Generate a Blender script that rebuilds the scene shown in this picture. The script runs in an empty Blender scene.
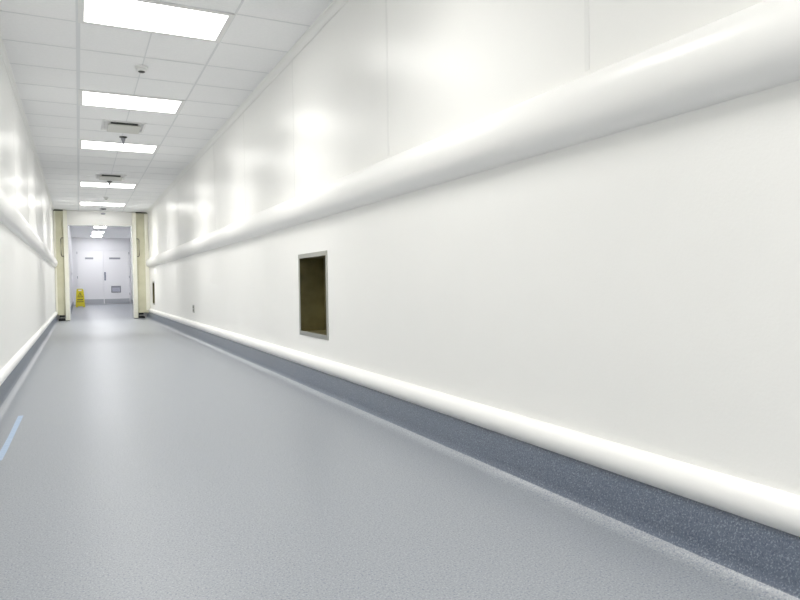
import bpy, bmesh, math, random
from mathutils import Vector, Matrix

random.seed(4)
S = bpy.context.scene
C = S.collection
PI = math.pi

# ---------------------------------------------------------------- helpers
def link(o, parent=None):
    C.objects.link(o)
    if parent is not None:
        o.parent = parent
    return o

def obj(name, bm, mats, parent=None, smooth=False, kind=None):
    me = bpy.data.meshes.new(name)
    bmesh.ops.recalc_face_normals(bm, faces=bm.faces)
    bm.to_mesh(me); bm.free()
    for m in (mats if isinstance(mats, (list, tuple)) else [mats]):
        me.materials.append(m)
    if smooth:
        for p in me.polygons:
            p.use_smooth = True
        me.set_sharp_from_angle(angle=math.radians(55))
    o = bpy.data.objects.new(name, me)
    link(o, parent)
    if kind:
        o['kind'] = kind
    return o

def struct(name, bm, mats, smooth=False):
    return obj(name, bm, mats, None, smooth, 'structure')

def tag(o, label, cat, group=None):
    o['label'] = label; o['category'] = cat
    if group:
        o['group'] = group
    return o

def thing(name, loc, label, cat, group=None):
    o = bpy.data.objects.new(name, None)
    o.location = loc
    o.empty_display_size = 0.1
    link(o)
    return tag(o, label, cat, group)

def copy_tree(root, loc, label):
    r = root.copy(); C.objects.link(r); r.location = loc; r['label'] = label
    for ch in list(root.children):
        c = ch.copy(); C.objects.link(c); c.parent = r
        for g in list(ch.children):
            d = g.copy(); C.objects.link(d); d.parent = c
    return r

def box(bm, x0, x1, y0, y1, z0, z1, bev=0.0, seg=2, mi=0):
    r = bmesh.ops.create_cube(bm, size=1)
    vs = r['verts']
    for v in vs:
        v.co = Vector((x0 + (v.co.x + .5) * (x1 - x0), y0 + (v.co.y + .5) * (y1 - y0), z0 + (v.co.z + .5) * (z1 - z0)))
    fs = set(f for v in vs for f in v.link_faces)
    for f in fs:
        f.material_index = mi
    if bev > 0:
        es = list(set(e for v in vs for e in v.link_edges))
        rr = bmesh.ops.bevel(bm, geom=es, offset=bev, segments=seg, affect='EDGES', profile=.5)
        for f in rr['faces']:
            f.material_index = mi
    return vs

def B(*a, **k):
    bm = bmesh.new(); box(bm, *a, **k); return bm

def cyl(bm, p0, p1, r0, r1=None, n=24, cap=True):
    r1 = r0 if r1 is None else r1
    p0 = Vector(p0); p1 = Vector(p1); d = (p1 - p0)
    q = d.to_track_quat('Z', 'Y').to_matrix()
    ra = [bm.verts.new(p0 + q @ Vector((r0 * math.cos(2*PI*i/n), r0 * math.sin(2*PI*i/n), 0))) for i in range(n)]
    rb = [bm.verts.new(p1 + q @ Vector((r1 * math.cos(2*PI*i/n), r1 * math.sin(2*PI*i/n), 0))) for i in range(n)]
    for i in range(n):
        bm.faces.new((ra[i], ra[(i+1) % n], rb[(i+1) % n], rb[i]))
    if cap:
        bm.faces.new(ra); bm.faces.new(rb)

def lathe(bm, prof, cx, cy, n=32):
    """prof: list of (r, z) revolved about the vertical axis at cx, cy"""
    rings = []
    for r, z in prof:
        rings.append([bm.verts.new((cx + r*math.cos(2*PI*i/n), cy + r*math.sin(2*PI*i/n), z)) for i in range(n)])
    for a, b in zip(rings[:-1], rings[1:]):
        for i in range(n):
            bm.faces.new((a[i], a[(i+1) % n], b[(i+1) % n], b[i]))
    bm.faces.new(rings[0]); bm.faces.new(rings[-1])

def tube(bm, pts, r, n=10):
    pts = [Vector(p) for p in pts]
    rings = []
    for i, p in enumerate(pts):
        d = (pts[min(i+1, len(pts)-1)] - pts[max(i-1, 0)]).normalized()
        q = d.to_track_quat('Z', 'Y').to_matrix()
        rings.append([bm.verts.new(p + q @ Vector((r*math.cos(2*PI*k/n), r*math.sin(2*PI*k/n), 0))) for k in range(n)])
    for a, b in zip(rings[:-1], rings[1:]):
        for i in range(n):
            bm.faces.new((a[i], a[(i+1) % n], b[(i+1) % n], b[i]))
    bm.faces.new(rings[0]); bm.faces.new(rings[-1])

def sweep_y(bm, prof, stations):
    """closed profile [(x,z)] swept along Y; stations: (y, fn(x,z)->(x,z))"""
    rings = []
    for y, fn in stations:
        rings.append([bm.verts.new((*(lambda q: (q[0], y, q[1]))(fn(x, z)),)) for x, z in prof])
    n = len(prof)
    for a, b in zip(rings[:-1], rings[1:]):
        for i in range(n):
            bm.faces.new((a[i], a[(i+1) % n], b[(i+1) % n], b[i]))
    bm.faces.new(rings[0]); bm.faces.new(rings[-1])

ident = lambda x, z: (x, z)

# ---------------------------------------------------------------- materials
def mat(name, col, rough=.5, metal=0., spec=.5, coat=0., coat_r=.1):
    m = bpy.data.materials.new(name); m.use_nodes = True
    b = m.node_tree.nodes['Principled BSDF']
    b.inputs['Base Color'].default_value = (*col, 1)
    b.inputs['Roughness'].default_value = rough
    b.inputs['Metallic'].default_value = metal
    b.inputs['Specular IOR Level'].default_value = spec
    b.inputs['Coat Weight'].default_value = coat
    b.inputs['Coat Roughness'].default_value = coat_r
    return m

def coords(nt):
    n = nt.nodes.new('ShaderNodeTexCoord'); return n.outputs['Object']

def noise_bump(m, scale, strength, dist=.002, detail=3, stretch=None):
    nt = m.node_tree; b = nt.nodes['Principled BSDF']
    src = coords(nt)
    if stretch:
        mp = nt.nodes.new('ShaderNodeMapping'); mp.inputs['Scale'].default_value = stretch
        nt.links.new(src, mp.inputs['Vector']); src = mp.outputs['Vector']
    t = nt.nodes.new('ShaderNodeTexNoise'); t.inputs['Scale'].default_value = scale; t.inputs['Detail'].default_value = detail
    bp = nt.nodes.new('ShaderNodeBump'); bp.inputs['Strength'].default_value = strength; bp.inputs['Distance'].default_value = dist
    nt.links.new(src, t.inputs['Vector']); nt.links.new(t.outputs['Fac'], bp.inputs['Height']); nt.links.new(bp.outputs['Normal'], b.inputs['Normal'])
    return t

def tint_noise(m, c0, c1, scale, detail=3, lo=.35, hi=.65):
    nt = m.node_tree; b = nt.nodes['Principled BSDF']
    t = nt.nodes.new('ShaderNodeTexNoise'); t.inputs['Scale'].default_value = scale; t.inputs['Detail'].default_value = detail
    r = nt.nodes.new('ShaderNodeValToRGB')
    r.color_ramp.elements[0].position = lo; r.color_ramp.elements[0].color = (*c0, 1)
    r.color_ramp.elements[1].position = hi; r.color_ramp.elements[1].color = (*c1, 1)
    nt.links.new(coords(nt), t.inputs['Vector']); nt.links.new(t.outputs['Fac'], r.inputs['Fac']); nt.links.new(r.outputs['Color'], b.inputs['Base Color'])
    return r

M = {}
M['panel'] = mat('white_wall_panel', (.945, .943, .92), .30, spec=.36)
tint_noise(M['panel'], (.941, .94, .917), (.95, .947, .925), 1.3)
noise_bump(M['panel'], 9, .05, .004, 2)
M['embossed'] = mat('white_embossed_wall_panel', (.90, .895, .865), .45, spec=.4)
tint_noise(M['embossed'], (.94, .939, .917), (.95, .947, .925), 2.0)
noise_bump(M['embossed'], 90, .22, .0022, 4)
M['rail'] = mat('white_crash_rail_plastic', (.935, .932, .915), .33)
noise_bump(M['rail'], 120, .03, .001, 2)
M['tile'] = mat('ceiling_tile', (.87, .87, .86), .9, spec=.2)
tint_noise(M['tile'], (.91, .915, .918), (.935, .938, .94), 40, 5)
noise_bump(M['tile'], 220, .15, .001, 3)
M['tbar'] = mat('ceiling_grid_metal', (.76, .775, .785), .5)
M['white'] = mat('white_painted_metal', (.82, .82, .81), .4)
M['trimw'] = mat('white_cove_trim', (.89, .89, .87), .35)
M['farwall'] = mat('far_corridor_wall_paint', (.82, .82, .84), .45)
tint_noise(M['farwall'], (.87, .87, .885), (.89, .89, .90), 1.0)
M['doorw'] = mat('white_door_laminate', (.90, .895, .90), .35)
M['cream'] = mat('cream_painted_steel', (.88, .87, .76), .4)
tint_noise(M['cream'], (.87, .86, .74), (.89, .88, .78), 3)
M['olive'] = mat('beige_door_panel', (.52, .50, .36), .45)
tint_noise(M['olive'], (.62, .605, .44), (.70, .685, .52), 2.5)
M['dark'] = mat('dark_grey_metal', (.09, .09, .08), .4, .6)
M['black'] = mat('black_rubber', (.015, .016, .018), .5)
M['steel'] = mat('brushed_stainless_steel', (.50, .50, .46), .32, 1.0)
noise_bump(M['steel'], 60, .06, .001, 2, (1, 1, 12))
M['kick'] = mat('stainless_kick_plate', (.55, .56, .58), .45, .8)
M['niche'] = mat('dark_bronze_steel', (.30, .27, .15), .38, .85)
tint_noise(M['niche'], (.20, .18, .095), (.32, .29, .16), 4)
M['grey'] = mat('grey_plastic', (.33, .34, .37), .45)
M['blueg'] = mat('blue_grey_plastic', (.22, .24, .32), .4)
M['yellow'] = mat('yellow_plastic', (.78, .66, .01), .35)
M['ink'] = mat('dark_olive_print', (.20, .16, .01), .5)
M['tape'] = mat('light_blue_tape', (.34, .50, .70), .5)
tint_noise(M['tape'], (.38, .50, .66), (.46, .56, .71), 30)
M['ventdark'] = mat('vent_throat_dark', (.10, .10, .095), .7)
M['ventw'] = mat('vent_plate_off_white', (.66, .66, .62), .5)
M['louvre'] = mat('pale_lavender_louvre', (.50, .51, .60), .45)
M['socket'] = mat('socket_grey', (.42, .42, .40), .4)

# speckled vinyl
def vinyl(name, base, light, dark, rough, spec=.5):
    m = mat(name, base, rough, spec=spec)
    nt = m.node_tree; b = nt.nodes['Principled BSDF']; co = coords(nt)
    def ns(scale, detail):
        t = nt.nodes.new('ShaderNodeTexNoise'); t.inputs['Scale'].default_value = scale; t.inputs['Detail'].default_value = detail
        nt.links.new(co, t.inputs['Vector']); return t
    def mix(fac, a, bcol):
        x = nt.nodes.new('ShaderNodeMix'); x.data_type = 'RGBA'
        nt.links.new(fac, x.inputs['Factor'])
        if isinstance(a, tuple): x.inputs[6].default_value = (*a, 1)
        else: nt.links.new(a, x.inputs[6])
        x.inputs[7].default_value = (*bcol, 1)
        return x.outputs[2]
    def ramp(src, lo, hi):
        r = nt.nodes.new('ShaderNodeMapRange'); r.inputs['From Min'].default_value = lo; r.inputs['From Max'].default_value = hi
        nt.links.new(src, r.inputs['Value']); return r.outputs['Result']
    a = ns(165, 3); c = ns(130, 3)
    c1 = mix(ramp(a.outputs['Fac'], .53, .66), base, light)
    off = nt.nodes.new('ShaderNodeMapping'); off.inputs['Location'].default_value = (7, 3, 5)
    nt.links.new(co, off.inputs['Vector']); nt.links.new(off.outputs['Vector'], c.inputs['Vector'])
    c2 = mix(ramp(c.outputs['Fac'], .53, .67), c1, dark)
    nt.links.new(c2, b.inputs['Base Color'])
    bp = nt.nodes.new('ShaderNodeBump'); bp.inputs['Strength'].default_value = .12; bp.inputs['Distance'].default_value = .0012
    nt.links.new(a.outputs['Fac'], bp.inputs['Height']); nt.links.new(bp.outputs['Normal'], b.inputs['Normal'])
    return m
M['floor'] = vinyl('speckled_blue_grey_vinyl', (.28, .302, .335), (.41, .435, .46), (.165, .188, .235), .37, .85)
M['skirting'] = vinyl('speckled_vinyl_shaded', (.07, .095, .145), (.20, .235, .28), (.03, .05, .10), .33, 1.0)  # floor vinyl again, darkened to paint in the upstand's dim reflection
M['lintel'] = mat('gloss_white_panel', (.92, .915, .89), .17, spec=1.0)

def emit(name, col, strength):
    m = bpy.data.materials.new(name); m.use_nodes = True
    nt = m.node_tree; nt.nodes.clear()
    e = nt.nodes.new('ShaderNodeEmission'); e.inputs['Color'].default_value = (*col, 1); e.inputs['Strength'].default_value = strength
    o = nt.nodes.new('ShaderNodeOutputMaterial'); nt.links.new(e.outputs[0], o.inputs[0])
    return m
M['lamp'] = emit('lit_diffuser', (1, .985, .945), 4.0)
M['lamp_bright'] = emit('lit_diffuser_brighter', (1, .985, .945), 10.0)
M['lamp_far'] = emit('lit_diffuser_far', (.975, .975, 1), 12.0)

# ---------------------------------------------------------------- dimensions
XL, XR = -.616, 1.98          # corridor walls
H = 3.27                      # ceiling
YB = -7.0                     # corridor continues behind the camera
J = 21.8                      # opening with the sliding doors
YE = 42.0                     # far end wall
FXL, FXR, FH = -.30, 2.81, 3.85
ROW = .7159                   # depth of a ceiling tile row
Y1 = 6.378                    # far edge of the first light in view
XG = .0536                    # ceiling grid bar at the left of the lights

# ---------------------------------------------------------------- walls
def wall_with_holes(name, x, out, y0, y1, z1, holes, split, mats, thick=.34):
    """vertical wall in a YZ plane with real thickness; out=+1 or -1 direction away from the corridor"""
    ys = sorted({y0, y1, *[h[0] for h in holes], *[h[1] for h in holes]})
    zs = sorted({0.0, z1, split, *[h[2] for h in holes], *[h[3] for h in holes]})
    bm = bmesh.new(); V = {}
    def vv(k, y, z):
        key = (k, y, z)
        if key not in V:
            V[key] = bm.verts.new((x + out * (thick if k else 0), y, z))
        return V[key]
    cell = {}
    for i in range(len(ys)-1):
        for j in range(len(zs)-1):
            cy, cz = (ys[i]+ys[i+1])/2, (zs[j]+zs[j+1])/2
            if any(h[0] < cy < h[1] and h[2] < cz < h[3] for h in holes):
                continue
            cell[i, j] = 1
    for (i, j) in cell:
        mi = 0 if zs[j] >= split else 1
        for k in (0, 1):
            f = bm.faces.new((vv(k, ys[i], zs[j]), vv(k, ys[i+1], zs[j]), vv(k, ys[i+1], zs[j+1]), vv(k, ys[i], zs[j+1])))
            f.material_index = mi
        for (di, dj, a, b) in ((-1, 0, (i, j), (i, j+1)), (1, 0, (i+1, j), (i+1, j+1)), (0, -1, (i, j), (i+1, j)), (0, 1, (i, j+1), (i+1, j+1))):
            if (i+di, j+dj) not in cell:
                ya, za, yb, zb = ys[a[0]], zs[a[1]], ys[b[0]], zs[b[1]]
                f = bm.faces.new((vv(0, ya, za), vv(0, yb, zb), vv(1, yb, zb), vv(1, ya, za)))
                f.material_index = mi
    return struct(name, bm, mats)

NICHES = [(5.50, 6.345, .465, 1.262), (20.25, 20.85, .44, 1.12)]
wall_with_holes('wall_right', XR, 1, YB, J + .30, FH + .2, [(a+.03, b-.03, c+.03, d-.03) for a, b, c, d in NICHES], 1.735, [M['panel'], M['embossed']])
wall_with_holes('wall_left', XL, -1, YB, J + .30, FH + .2, [], 1.735, [M['panel'], M['embossed']])
struct('wall_back', B(XL-.34, XR+.34, YB-.2, YB, 0, H+.1), M['panel'])

# pier-and-lintel wall that closes the corridor round the door opening
OXL, OXR, OZ = -.235, 1.50, 2.83
bm = bmesh.new()
box(bm, XL, OXL, J, J+.30, 0, FH+.2)
box(bm, OXR, XR, J, J+.30, 0, FH+.2)
box(bm, OXL, OXR, J, J+.30, OZ, FH+.2)
struct('wall_front', bm, M['lintel'])

# far corridor beyond the opening
struct('wall_far_left', B(FXL-.3, FXL, J+.30, YE, 0, FH), M['farwall'])
struct('wall_far_right', B(FXR, FXR+.3, J+.30, YE, 0, FH), M['farwall'])
struct('wall_far_return', B(XR+.34, FXR, J+.1, J+.30, 0, FH+.2), M['farwall'])
struct('wall_far_end', B(FXL-.3, FXR+.3, YE, YE+.2, 0, FH), M['farwall'])

# ---------------------------------------------------------------- floor, coved skirting
struct('floor', B(XL-.36, FXR+.32, YB-.2, YE+.2, -.12, 0), M['floor'])

def cove_profile(xw, s, top, r=.085, t=.02, tb=.095):
    """closed (x,z) profile of a coved vinyl upstand that leans out towards its foot; s=+1: wall to the right"""
    p = [(xw, top), (xw - s*t, top)]
    cx, cz = xw - s*(tb + r), r
    a0 = 0.18
    for i in range(13):
        a = a0 + (PI/2 - a0)*i/12
        p.append((cx + s*r*math.cos(a), cz - r*math.sin(a) + .0008))
    for i in range(1, 4):
        p.append((cx - s*.02*i, .0008 - .00022*i))
    p.append((xw, 0.0001))
    return p
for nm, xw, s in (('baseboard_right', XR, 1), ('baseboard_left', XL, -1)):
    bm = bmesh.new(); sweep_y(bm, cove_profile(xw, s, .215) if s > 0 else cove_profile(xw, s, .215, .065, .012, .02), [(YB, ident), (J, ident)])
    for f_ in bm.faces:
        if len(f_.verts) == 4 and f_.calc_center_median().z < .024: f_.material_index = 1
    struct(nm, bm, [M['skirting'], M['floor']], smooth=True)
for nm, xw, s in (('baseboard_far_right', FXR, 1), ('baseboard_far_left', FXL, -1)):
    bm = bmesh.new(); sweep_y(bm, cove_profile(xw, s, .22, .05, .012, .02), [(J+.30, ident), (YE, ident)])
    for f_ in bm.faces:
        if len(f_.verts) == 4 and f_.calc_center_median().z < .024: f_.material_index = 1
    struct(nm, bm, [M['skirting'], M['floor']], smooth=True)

# ---------------------------------------------------------------- ceiling with grid
rows = []
k = -24
ys = []
yy = Y1
while yy > YB: yy -= ROW
yy += ROW
while yy < J:
    ys.append(yy); yy += ROW
bm = bmesh.new()
box(bm, XL-.02, XR+.02, YB, J, H, H+.08)
struct('ceiling', bm, M['tile'])
struct('ceiling_far', B(FXL-.3, FXR+.3, J+.30, YE+.2, FH, FH+.08), M['tile'])
# main tees and cross tees
bm = bmesh.new()
for x, w in ((XG, .018), (XG+1.2, .009)):
    box(bm, x-w, x+w, YB, J, H-.004, H+.002)
struct('trim_1', bm, M['tbar'])
bm = bmesh.new()
for y in ys:
    box(bm, XL, XG-.018, y-.008, y+.008, H-.003, H+.002)
    box(bm, XG+.018, XG+1.2-.014, y-.008, y+.008, H-.003, H+.002)
    box(bm, XG+1.2+.014, XR, y-.008, y+.008, H-.003, H+.002)
struct('trim_2', bm, M['tbar'])
bm = bmesh.new()
for y in ys:
    box(bm, XG+.6-.006, XG+.6+.006, y+.008, y+ROW-.008, H-.0025, H+.002)
struct('trim_3', bm, M['tbar'])
# cove trims between wall and ceiling
for nm, xw, s in (('trim_4', XR, 1), ('trim_5', XL, -1)):
    k_ = .062 if s > 0 else .042
    p = [(xw, H), (xw - s*k_, H)]
    for i in range(9):
        a = i/8 * PI/2
        p.append((xw - s*(k_ - .002 - (k_-.010)*math.sin(a)), H - .008 - (k_-.010)*(1-math.cos(a))))
    p.append((xw, H-k_))
    bm = bmesh.new(); sweep_y(bm, p, [(YB, ident), (J, ident)])
    struct(nm, bm, M['trimw'], smooth=True)

# vertical joint strips between the wall panels
n = 6
for nm, x, s, jy in (('right', XR, -1, [-4, -1.9, .15, 2.19, 4.2, 6.43, 8.6, 10.7, 12.8, 14.9, 17.0, 19.1]),
                     ('left', XL, 1, [-4, -1.9, .15, 2.19, 4.2, 6.43, 8.6, 10.7, 12.8, 14.9, 17.0, 19.1])):
    for y in jy:
        bm = bmesh.new()
        if x > 0: box(bm, x-.002, x+.001, y-.013, y+.016, 1.86, H-.06, .0012, 2)
        else: box(bm, x-.001, x+.002, y-.013, y+.016, 1.86, H-.06, .0012, 2)
        struct('trim_%d' % n, bm, M['trimw']); n += 1

# ---------------------------------------------------------------- crash rails
def crash_rail(name, xw, s, zc, a, b, y0, y1, label):
    prof = []
    for i in range(21):
        t = -PI/2 + PI*i/20
        ct, st = math.cos(t), math.sin(t)
        prof.append((xw - s*a*abs(ct)**.85, zc + b*st))
    def sc(k):
        return lambda x, z: (xw - (xw-x)*k, zc + (z-zc)*(.35+.65*k))
    st = [(y0, ident)]
    L = a*1.1
    for i in range(0, 9):
        q = i/8 * PI/2 * .97
        st.append((y1 - L + L*math.sin(q), sc(math.cos(q))))
    bm = bmesh.new(); sweep_y(bm, prof, st)
    o = obj(name, bm, M['rail'], None, True)
    return tag(o, label, 'wall rail')
crash_rail('wall_bumper', XR, 1, 1.697, .105, .135, YB+.02, J-.15, 'wide rounded white bumper rail along the right wall at waist height')
crash_rail('wall_bumper', XL, -1, 1.700, .085, .128, YB+.02, J-.15, 'wide rounded white bumper rail along the left wall at waist height')
crash_rail('skirting_rail', XR, 1, .229, .065, .062, YB+.02, J-.19, 'slim white half-round rail above the blue skirting of the right wall')
crash_rail('skirting_rail', XL, -1, .228, .048, .047, YB+.02, J-.19, 'slim white half-round rail above the blue skirting of the left wall')

# ---------------------------------------------------------------- ceiling lights
def light_frame(w, d, fr):
    bm = bmesh.new()
    z0, z1 = -.010, .0
    box(bm, 0, w, 0, fr, z0, z1, .002, 1); box(bm, 0, w, d-fr, d, z0, z1, .002, 1)
    box(bm, 0, fr, fr, d-fr, z0, z1, .002, 1); box(bm, w-fr, w, fr, d-fr, z0, z1, .002, 1)
    return bm
def make_light(name, loc, w, d, fr, lm, label, group, power=0):
    t = thing(name, loc, label, 'ceiling light', group)
    obj('light_frame', light_frame(w, d, fr), M['white'], t)
    obj('diffuser', B(fr, w-fr, fr, d-fr, -.006, -.001), lm, t)
    if power:
        ld = bpy.data.lights.new('lamp', 'AREA'); ld.shape = 'RECTANGLE'; ld.size = w-2*fr; ld.size_y = d-2*fr
        ld.energy = power; ld.spread = math.radians(121); ld.color = (1, .985, .95)
        lo = bpy.data.objects.new('lamp', ld); lo.location = (w/2, d/2, -.012); link(lo, t)
    return t
G = 'rectangular light panels in the corridor ceiling'
LW, LD = 1.2, ROW
first = make_light('ceiling_light', (XG, Y1-ROW, H), LW, LD, .048, M['lamp'],
    'nearest and largest lit white rectangular panel, cut by the top edge of the picture', G, 14)
for y, lb in ((9.242, 'second lit ceiling panel, behind the small round smoke detector and before the larger vent'),
              (12.10, 'third lit ceiling panel, right behind the larger square vent and its sprinkler'),
              (16.575, 'fourth lit ceiling panel, right behind the smaller farther vent'),
              (20.306, 'fifth lit ceiling panel, last one before the lintel of the door opening'),
              (3.515, 'unseen light panel added above the camera'),  # this and the rest: out-of-view panels added only to light the scene
              (.65, 'unseen light panel added just behind the camera'),
              (-2.21, 'unseen light panel added farther behind the camera'),
              (-5.08, 'unseen light panel added at the back end of the corridor')):
    c_ = copy_tree(first, (XG, y-ROW, H), lb)
    if 3 < y < 4:                                # the added panel over the camera is dimmed to soften its wall highlight
        for ch in c_.children:
            if ch.type == 'LIGHT':
                ch.data = ch.data.copy(); ch.data.energy *= .7
    if y > 12:                                   # the farthest panels are a little brighter, the last one most of all
        for ch in c_.children:
            if ch.type == 'LIGHT':
                ch.data = ch.data.copy(); ch.data.energy *= 1.15
            elif y > 20 and ch.name.startswith('diffuser'):
                ch.data = ch.data.copy(); ch.data.materials[0] = M['lamp_bright']
G2 = 'light panels in the corridor beyond the opening'
f2 = make_light('ceiling_light', (.705, 33.6, FH), .57, 1.3, .02, M['lamp_far'],
    'nearest and widest of three small lit panels seen below the white lintel', G2)
for y, lb in ((37.1, 'middle one of three small lit panels seen below the white lintel'),
              (39.75, 'farthest and lowest of three small lit panels seen below the white lintel'),
              (24.0, 'added fill light panel in the far corridor, hidden just behind the lintel'),  # this and the next: hidden panels added to brighten the far corridor
              (28.0, 'added fill light panel in the far corridor, hidden above the lintel, second one')):
    copy_tree(f2, (.70, y, FH), lb)

# ---------------------------------------------------------------- ceiling fittings
def make_vent(loc, k, label):
    t = thing('ceiling_vent', loc, label, 'vent', 'square plate vents in the corridor ceiling')
    w, d = .215*k, .235*k
    bm = bmesh.new()
    f = .035
    z0, z1 = -.012, 0
    box(bm, -w-.07, w+.07, -d-.07, -d-.07+f, z0, z1, .003, 1); box(bm, -w-.07, w+.07, d+.07-f, d+.07, z0, z1, .003, 1)
    box(bm, -w-.07, -w-.07+f, -d-.07+f, d+.07-f, z0, z1, .003, 1); box(bm, w+.07-f, w+.07, -d-.07+f, d+.07-f, z0, z1, .003, 1)
    obj('vent_frame', bm, M['white'], t)
    obj('throat', B(-w+.04, w-.04, -d+.04, d-.04, -.035, 0), M['ventdark'], t)
    obj('face_plate', B(-w, w, -d, d, -.052, -.035, .008, 2), M['ventw'], t)
    return t
v1 = make_vent((.636, 10.22, H), 1.0, 'larger nearer off-white vent plate hanging from the ceiling with a dark gap above it')
copy_tree(v1, (.66, 14.95, H), 'smaller farther vent plate in the ceiling just before the fourth light panel')

def make_sprinkler(loc, label):
    t = thing('sprinkler_head', loc, label, 'sprinkler', 'pendent sprinkler heads behind the vents')
    bm = bmesh.new(); lathe(bm, [(.056, .004), (.056, -.010), (.036, -.020), (.02, -.022)], 0, 0, 24)
    obj('escutcheon', bm, M['dark'], t, True)
    bm = bmesh.new(); lathe(bm, [(.034, -.018), (.030, -.045), (.014, -.085), (.010, -.115), (.004, -.12)], 0, 0, 20)
    obj('nozzle', bm, M['grey'], t, True)
    return t
sp = make_sprinkler((.672, 10.96, H), 'small dark cone sprinkler hanging behind the larger ceiling vent')
copy_tree(sp, (.66, 15.62, H), 'small grey cone sprinkler hanging behind the smaller farther ceiling vent')

def make_smoke(loc, label):
    t = thing('smoke_detector', loc, label, 'smoke detector', 'round smoke detectors on the ceiling')
    bm = bmesh.new(); lathe(bm, [(.065, 0), (.067, -.010), (.060, -.016), (.050, -.018)], 0, 0, 32)
    obj('base', bm, M['white'], t, True)
    bm = bmesh.new(); lathe(bm, [(.048, -.016), (.050, -.030), (.049, -.044), (.044, -.048)], 0, 0, 32)
    obj('body', bm, M['white'], t, True)
    bm = bmesh.new(); lathe(bm, [(.036, -.046), (.034, -.052), (.024, -.058), (.010, -.060)], 0, 0, 32)
    obj('sensor_cap', bm, M['dark'], t, True)
    return t
sm = make_smoke((.65, 7.42, H), 'small round white smoke detector with a dark centre between the two nearest light panels')
s2 = copy_tree(sm, (.685, 18.4, H), 'tiny pale smoke detector between the fourth and fifth light panels')
t = thing('door_sensor', (.695, 21.05, H), 'small grey sensor on a stem hanging just before the white lintel', 'sensor')
bm = bmesh.new(); lathe(bm, [(.09, 0), (.09, -.03), (.075, -.04), (.02, -.045)], 0, 0, 24); obj('mounting_plate', bm, M['grey'], t, True)
bm = bmesh.new(); cyl(bm, (0, 0, -.04), (0, 0, -.135), .012); obj('stem', bm, M['white'], t, True)
bm = bmesh.new(); lathe(bm, [(.03, -.13), (.062, -.14), (.062, -.165), (.04, -.175)], 0, 0, 24); obj('head', bm, M['grey'], t, True)

# ---------------------------------------------------------------- recessed niches in the right wall
def make_niche(y0, y1, z0, z1, depth, label):
    t = thing('wall_niche', (XR, (y0+y1)/2, z0), label, 'wall recess')
    hw = (y1-y0)/2; h = z1-z0; e = .0302; T = .006
    bm = bmesh.new()           # flange lying on the wall
    f = .042
    box(bm, -.006, 0, -hw, hw, 0, f, .0015, 1); box(bm, -.006, 0, -hw, hw, h-f, h, .0015, 1)
    box(bm, -.006, 0, -hw, -hw+f, f, h-f, .0015, 1); box(bm, -.006, 0, hw-f, hw, f, h-f, .0015, 1)
    obj('flange', bm, M['steel'], t)
    a, b, c, d = -hw+e, hw-e, e, h-e
    bm = bmesh.new()           # folded box liner
    box(bm, .0, depth, a, a+T, c, d); box(bm, .0, depth, b-T, b, c, d)
    box(bm, .0, depth, a+T, b-T, c, c+T); box(bm, .0, depth, a+T, b-T, d-T, d)
    box(bm, depth-T, depth, a+T, b-T, c+T, d-T)
    obj('liner', bm, M['niche'], t)
    return t
make_niche(*NICHES[0], .25, 'rectangular steel-framed recess with dark bronze inside, low in the right wall in the foreground')
make_niche(*NICHES[1], .25, 'narrow dark recess far down the right wall next to the door opening')

# socket plate
t = thing('wall_socket', (XR, 13.10, .455), 'small grey socket plate low on the right wall between the two recesses', 'socket')
obj('cover_plate', B(-.010, 0, -.085, .085, 0, .15, .003, 2), M['socket'], t)
for z in (.025, .088):
    obj('socket_insert', B(-.013, -.009, -.05, .05, z, z+.040, .001, 1), M['dark'], t)

# ---------------------------------------------------------------- sliding doors beside the opening
def sliding_door(x0, x1, s, label):
    """x0..x1: visible leaf between wall and cream edge post; s=+1 right side"""
    t = thing('sliding_door', ((x0+x1)/2, J-.06, 0), label, 'door', 'sliding doors pushed open beside the opening')
    cx = (x0+x1)/2
    obj('door_leaf', B(x0-cx, x1-cx, -.03, .05, .17, H-.04, .004, 2), M['olive'], t)
    obj('head_rail', B(x0-cx-.0, x1-cx+.0, -.05, .05, H-.04, H-.005, .003, 1), M['dark'], t)
    # inner edge post
    px0, px1 = (x0-.105, x0) if s > 0 else (x1, x1+.105)
    obj('edge_post', B(px0-cx, px1-cx, -.12, .055, .012, H-.03, .01, 3), M['cream'], t)
    obj('post_foot', B(px0-cx-.004, px1-cx+.004, -.124, .05, .001, .014), M['black'], t)
    sx0, sx1 = (x1-.11, x1) if s > 0 else (x0, x0+.05)
    obj('wall_reflection_strip', B(sx0-cx, sx1-cx, -.045, -.02, .24, H-.05, .004, 1), M['cream'], t)  # added cream strip, stands for the yellowish reflection on the wall end
    # D-shaped pull handle close to the post
    hx = (px1 if s > 0 else px0) - cx
    r = .075*s
    z0, z1 = 1.90, 2.44
    pts = [(hx, -.035, z0), (hx + r*.8, -.06, z0), (hx + r, -.065, z0+.04), (hx + r, -.065, z1-.04), (hx + r*.8, -.06, z1), (hx, -.035, z1)]
    bm = bmesh.new(); tube(bm, pts, .010)
    obj('pull_handle', bm, M['dark'], t, True)
    # floor guide under the leaf
    bm = bmesh.new()
    box(bm, x0-cx+.01, x0-cx+.19 if s > 0 else x1-cx-.01, -.11, .03, .005, .06, .006, 2) if s > 0 else box(bm, x1-cx-.19, x1-cx-.01, -.11, .03, .005, .06, .006, 2)
    g0, g1 = (x0-cx+.02, x0-cx+.16) if s > 0 else (x1-cx-.16, x1-cx-.02)
    box(bm, g0, g1, -.05, .03, .06, .17)
    g = obj('floor_guide', bm, M['black'], t)
    bm = bmesh.new(); cyl(bm, (g0+.01, -.075, .095), (g1+.015, -.075, .095), .014); obj('roller', bm, M['steel'], g, True)
    return t
sliding_door(XL+.003, -.360, -1, 'beige sliding door leaf with cream edge post left of the opening, by the left wall')
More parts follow.
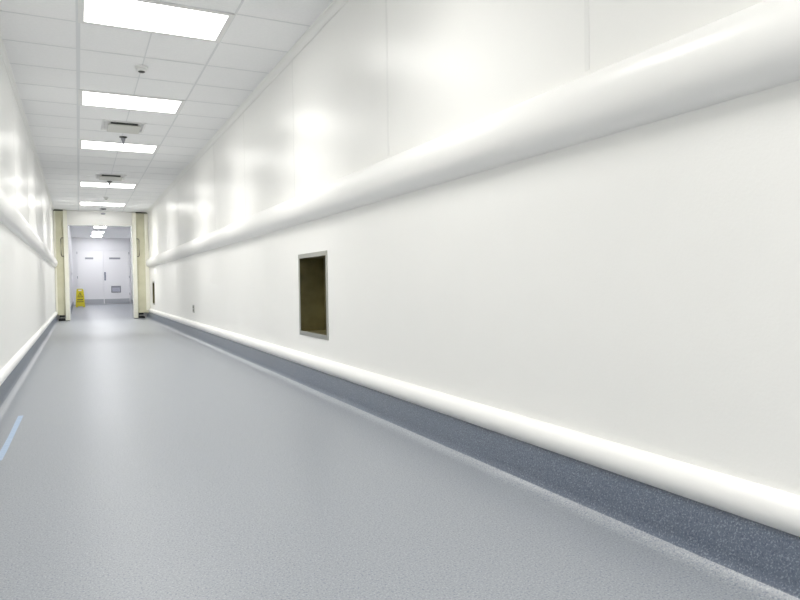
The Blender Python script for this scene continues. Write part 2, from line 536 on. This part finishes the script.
sliding_door(1.625, XR-.003, 1, 'beige sliding door leaf with cream edge post right of the opening, by the right wall')

# ---------------------------------------------------------------- double doors at the far end
def leaf(x0, x1, n, sx, sw, handle, vent, hinge_x):
    d = struct('door_%d' % n, B(x0, x1, YE-.05, YE+.02, .015, 3.11, .006, 2), M['doorw'])
    d['label'] = 'white far door leaf'
    def part(nm, bm, m, sm=False): return obj(nm, bm, m, d, sm)
    part('sign_plate', B(sx, sx+sw, YE-.062, YE-.05, 2.61, 2.71, .002, 1), M['grey'])
    part('kick_plate', B(x0+.02, x1-.02, YE-.058, YE-.05, .03, .30, .002, 1), M['kick'])
    bm = bmesh.new()
    for z in (.5, 1.5, 2.9): cyl(bm, (hinge_x, YE-.06, z), (hinge_x, YE-.06, z+.14), .016, n=12)
    part('hinge', bm, M['grey'], True)
    if handle:
        h = part('handle_plate', B(1.355, 1.445, YE-.060, YE-.05, 1.38, 1.86, .003, 1), M['blueg'])
        bm = bmesh.new(); tube(bm, [(1.40, YE-.055, 1.46), (1.40, YE-.105, 1.48), (1.40, YE-.105, 1.76), (1.40, YE-.055, 1.78)], .013)
        obj('pull_bar', bm, M['steel'], h, True)
    if vent:
        bm = bmesh.new()
        f = .05; a, b, c, e = 1.71, 2.23, .66, 1.05
        box(bm, a, b, YE-.07, YE-.05, c, c+f); box(bm, a, b, YE-.07, YE-.05, e-f-.04, e)
        box(bm, a, a+f, YE-.07, YE-.05, c, e); box(bm, b-f, b, YE-.07, YE-.05, c, e)
        g = part('door_grille', bm, M['grey'])
        bm = bmesh.new()
        for i in range(7):
            z = c+f+.01+i*.036
            vs = box(bm, a+f, b-f, YE-.064, YE-.058, z, z+.030)
            bmesh.ops.rotate(bm, verts=vs, cent=(0, YE-.06, z+.015), matrix=Matrix.Rotation(math.radians(-25), 3, 'X'))
        obj('louvre', bm, M['louvre'], g)
    return d
leaf(-.035, 1.315, 1, .37, .43, False, False, -.04)
leaf(1.330, 2.70, 2, 1.64, .60, True, True, 2.71)
bm = bmesh.new()
box(bm, -.115, -.045, YE-.07, YE, 0, 3.20, .005, 1); box(bm, 2.715, 2.785, YE-.07, YE, 0, 3.20, .005, 1)
box(bm, -.045, 2.715, YE-.07, YE, 3.13, 3.20, .005, 1)
struct('trim_40', bm, M['farwall'])
# small fittings on the far corridor walls
t = thing('switch_box', (FXL, 35.0, 1.55), 'small grey switch box on the left wall of the corridor beyond the opening', 'switch')
obj('box_body', B(0, .03, -.12, .12, 0, .2, .005, 1), M['white'], t); obj('rocker', B(.03, .038, -.05, .05, .05, .15, .002, 1), M['grey'], t)

# ---------------------------------------------------------------- yellow floor sign
def wet_floor_sign():
    t = thing('wet_floor_sign', (.055, 36.7, 0), 'yellow folding wet floor sign standing before the far double doors', 'floor sign')
    hgt, ang = .93, math.radians(11)
    def panel(side):
        # outline of the panel in its own plane: u across, v up
        outer = [(-.215, 0), (-.12, 0), (-.10, .035), (.10, .035), (.12, 0), (.215, 0), (.205, .22), (.178, .66), (.165, .83), (.145, .90), (.11, .93), (-.11, .93), (-.145, .90), (-.165, .83), (-.178, .66), (-.205, .22)]
        hole = [(-.07, .83), (.07, .83), (.08, .85), (.07, .88), (-.07, .88), (-.08, .85)]
        bm = bmesh.new()
        th = .014
        vo = [bm.verts.new((u, 0, v)) for u, v in outer]; vh = [bm.verts.new((u, 0, v)) for u, v in hole]
        eo = [bm.edges.new((vo[i], vo[(i+1) % len(vo)])) for i in range(len(vo))]
        eh = [bm.edges.new((vh[i], vh[(i+1) % len(vh)])) for i in range(len(vh))]
        bmesh.ops.triangle_fill(bm, use_beauty=True, edges=eo+eh)
        r = bmesh.ops.extrude_face_region(bm, geom=bm.faces[:])
        for v in r['geom']:
            if isinstance(v, bmesh.types.BMVert): v.co.y += th
        M4 = Matrix.Rotation(side*ang, 4, 'X')
        off = Vector((0, side*-.0, 0))
        bmesh.ops.translate(bm, verts=bm.verts, vec=(0, -th/2, -.93))
        bmesh.ops.transform(bm, matrix=M4, verts=bm.verts)
        bmesh.ops.translate(bm, verts=bm.verts, vec=(0, side*.012, .93*math.cos(ang)+.006))
        return bm
    f = obj('front_panel', panel(-1), M['yellow'], t)
    b = obj('rear_panel', panel(1), M['yellow'], t)
    bm = bmesh.new(); cyl(bm, (-.10, 0, .912), (.10, 0, .912), .018, n=14); obj('hinge', bm, M['yellow'], t, True)
    # printed warning triangle and bars on the front panel
    top = .93*math.cos(ang)+.006
    def P(u, v, o=.0085):
        q = Matrix.Rotation(-ang, 3, 'X') @ Vector((u, -o, v-.93))
        return (q.x, q.y-.012, q.z+top)
    bm = bmesh.new()
    def prism(poly, o1=.0095, o0=.0065):
        a = [bm.verts.new(P(u, v, o1)) for u, v in poly]; c = [bm.verts.new(P(u, v, o0)) for u, v in poly]
        bm.faces.new(a); bm.faces.new(c)
        for i in range(len(poly)): bm.faces.new((a[i], a[(i+1) % len(poly)], c[(i+1) % len(poly)], c[i]))
    prism([(-.125, .50), (.125, .50), (.10, .53), (-.10, .53)])          # triangle outline
    prism([(-.125, .50), (-.10, .51), (.012, .735), (-.012, .745)])
    prism([(.125, .50), (.012, .745), (-.012, .735), (.10, .51)], .0098)
    prism([(-.03, .55), (-.005, .55), (.03, .62), (.05, .65), (.03, .67), (-.01, .62)], .0096)   # slipping figure
    prism([(-.03, .67), (-.01, .66), (0, .68), (-.015, .70), (-.03, .69)], .0096)
    prism([(-.13, .34), (.13, .34), (.13, .40), (-.13, .40)])
    prism([(-.15, .25), (.15, .25), (.15, .29), (-.15, .29)])
    obj('warning_print', bm, M['ink'], f)
    return t
wet_floor_sign()

# ---------------------------------------------------------------- tape on the floor
bm = bmesh.new()
prev = None
N = 14
for i in range(N+1):
    q = i/N
    y = 4.30 + q*1.44
    xc = -.430 + .012*q + .002*math.sin(q*4)
    w = .017 + .0008*math.sin(q*9)
    v = [bm.verts.new((xc-w, y, .0012)), bm.verts.new((xc+w, y, .0012)), bm.verts.new((xc+w, y, .0002)), bm.verts.new((xc-w, y, .0002))]
    if prev:
        for k in range(4): bm.faces.new((prev[k], prev[(k+1) % 4], v[(k+1) % 4], v[k]))
    else: bm.faces.new(v)
    prev = v
bm.faces.new(prev)
tag(obj('floor_tape', bm, M['tape']), 'strip of light blue tape stuck to the floor near the left wall', 'tape')

# ---------------------------------------------------------------- world, camera, view
w = bpy.data.worlds.new('world'); S.world = w; w.use_nodes = True
w.node_tree.nodes['Background'].inputs['Color'].default_value = (.9, .95, 1, 1)
w.node_tree.nodes['Background'].inputs['Strength'].default_value = .05

yaw, pitch, roll, F = -.4544, -.026, .0156, 657.14
c, s = math.cos(yaw), math.sin(yaw); cp, spn = math.cos(pitch), math.sin(pitch)
R0 = Vector((c, s, 0)); FW = Vector((-s*cp, c*cp, spn)); U0 = Vector((s*spn, -c*spn, cp))
cr, sr = math.cos(roll), math.sin(roll)
R = R0*cr - U0*sr; U = R0*sr + U0*cr
cd = bpy.data.cameras.new('camera'); cam = bpy.data.objects.new('camera', cd); C.objects.link(cam)
m = Matrix((R, U, -FW)).transposed().to_4x4()
m.translation = Vector((0, 0, .965))
cam.matrix_world = m
cd.sensor_width = 36; cd.lens = F/800*36; cd.clip_start = .02; cd.clip_end = 200
S.camera = cam
S.view_settings.view_transform = 'Standard'; S.view_settings.look = 'None'
S.view_settings.gamma = 1; S.view_settings.use_curve_mapping = False
S.view_settings.exposure = 0.69
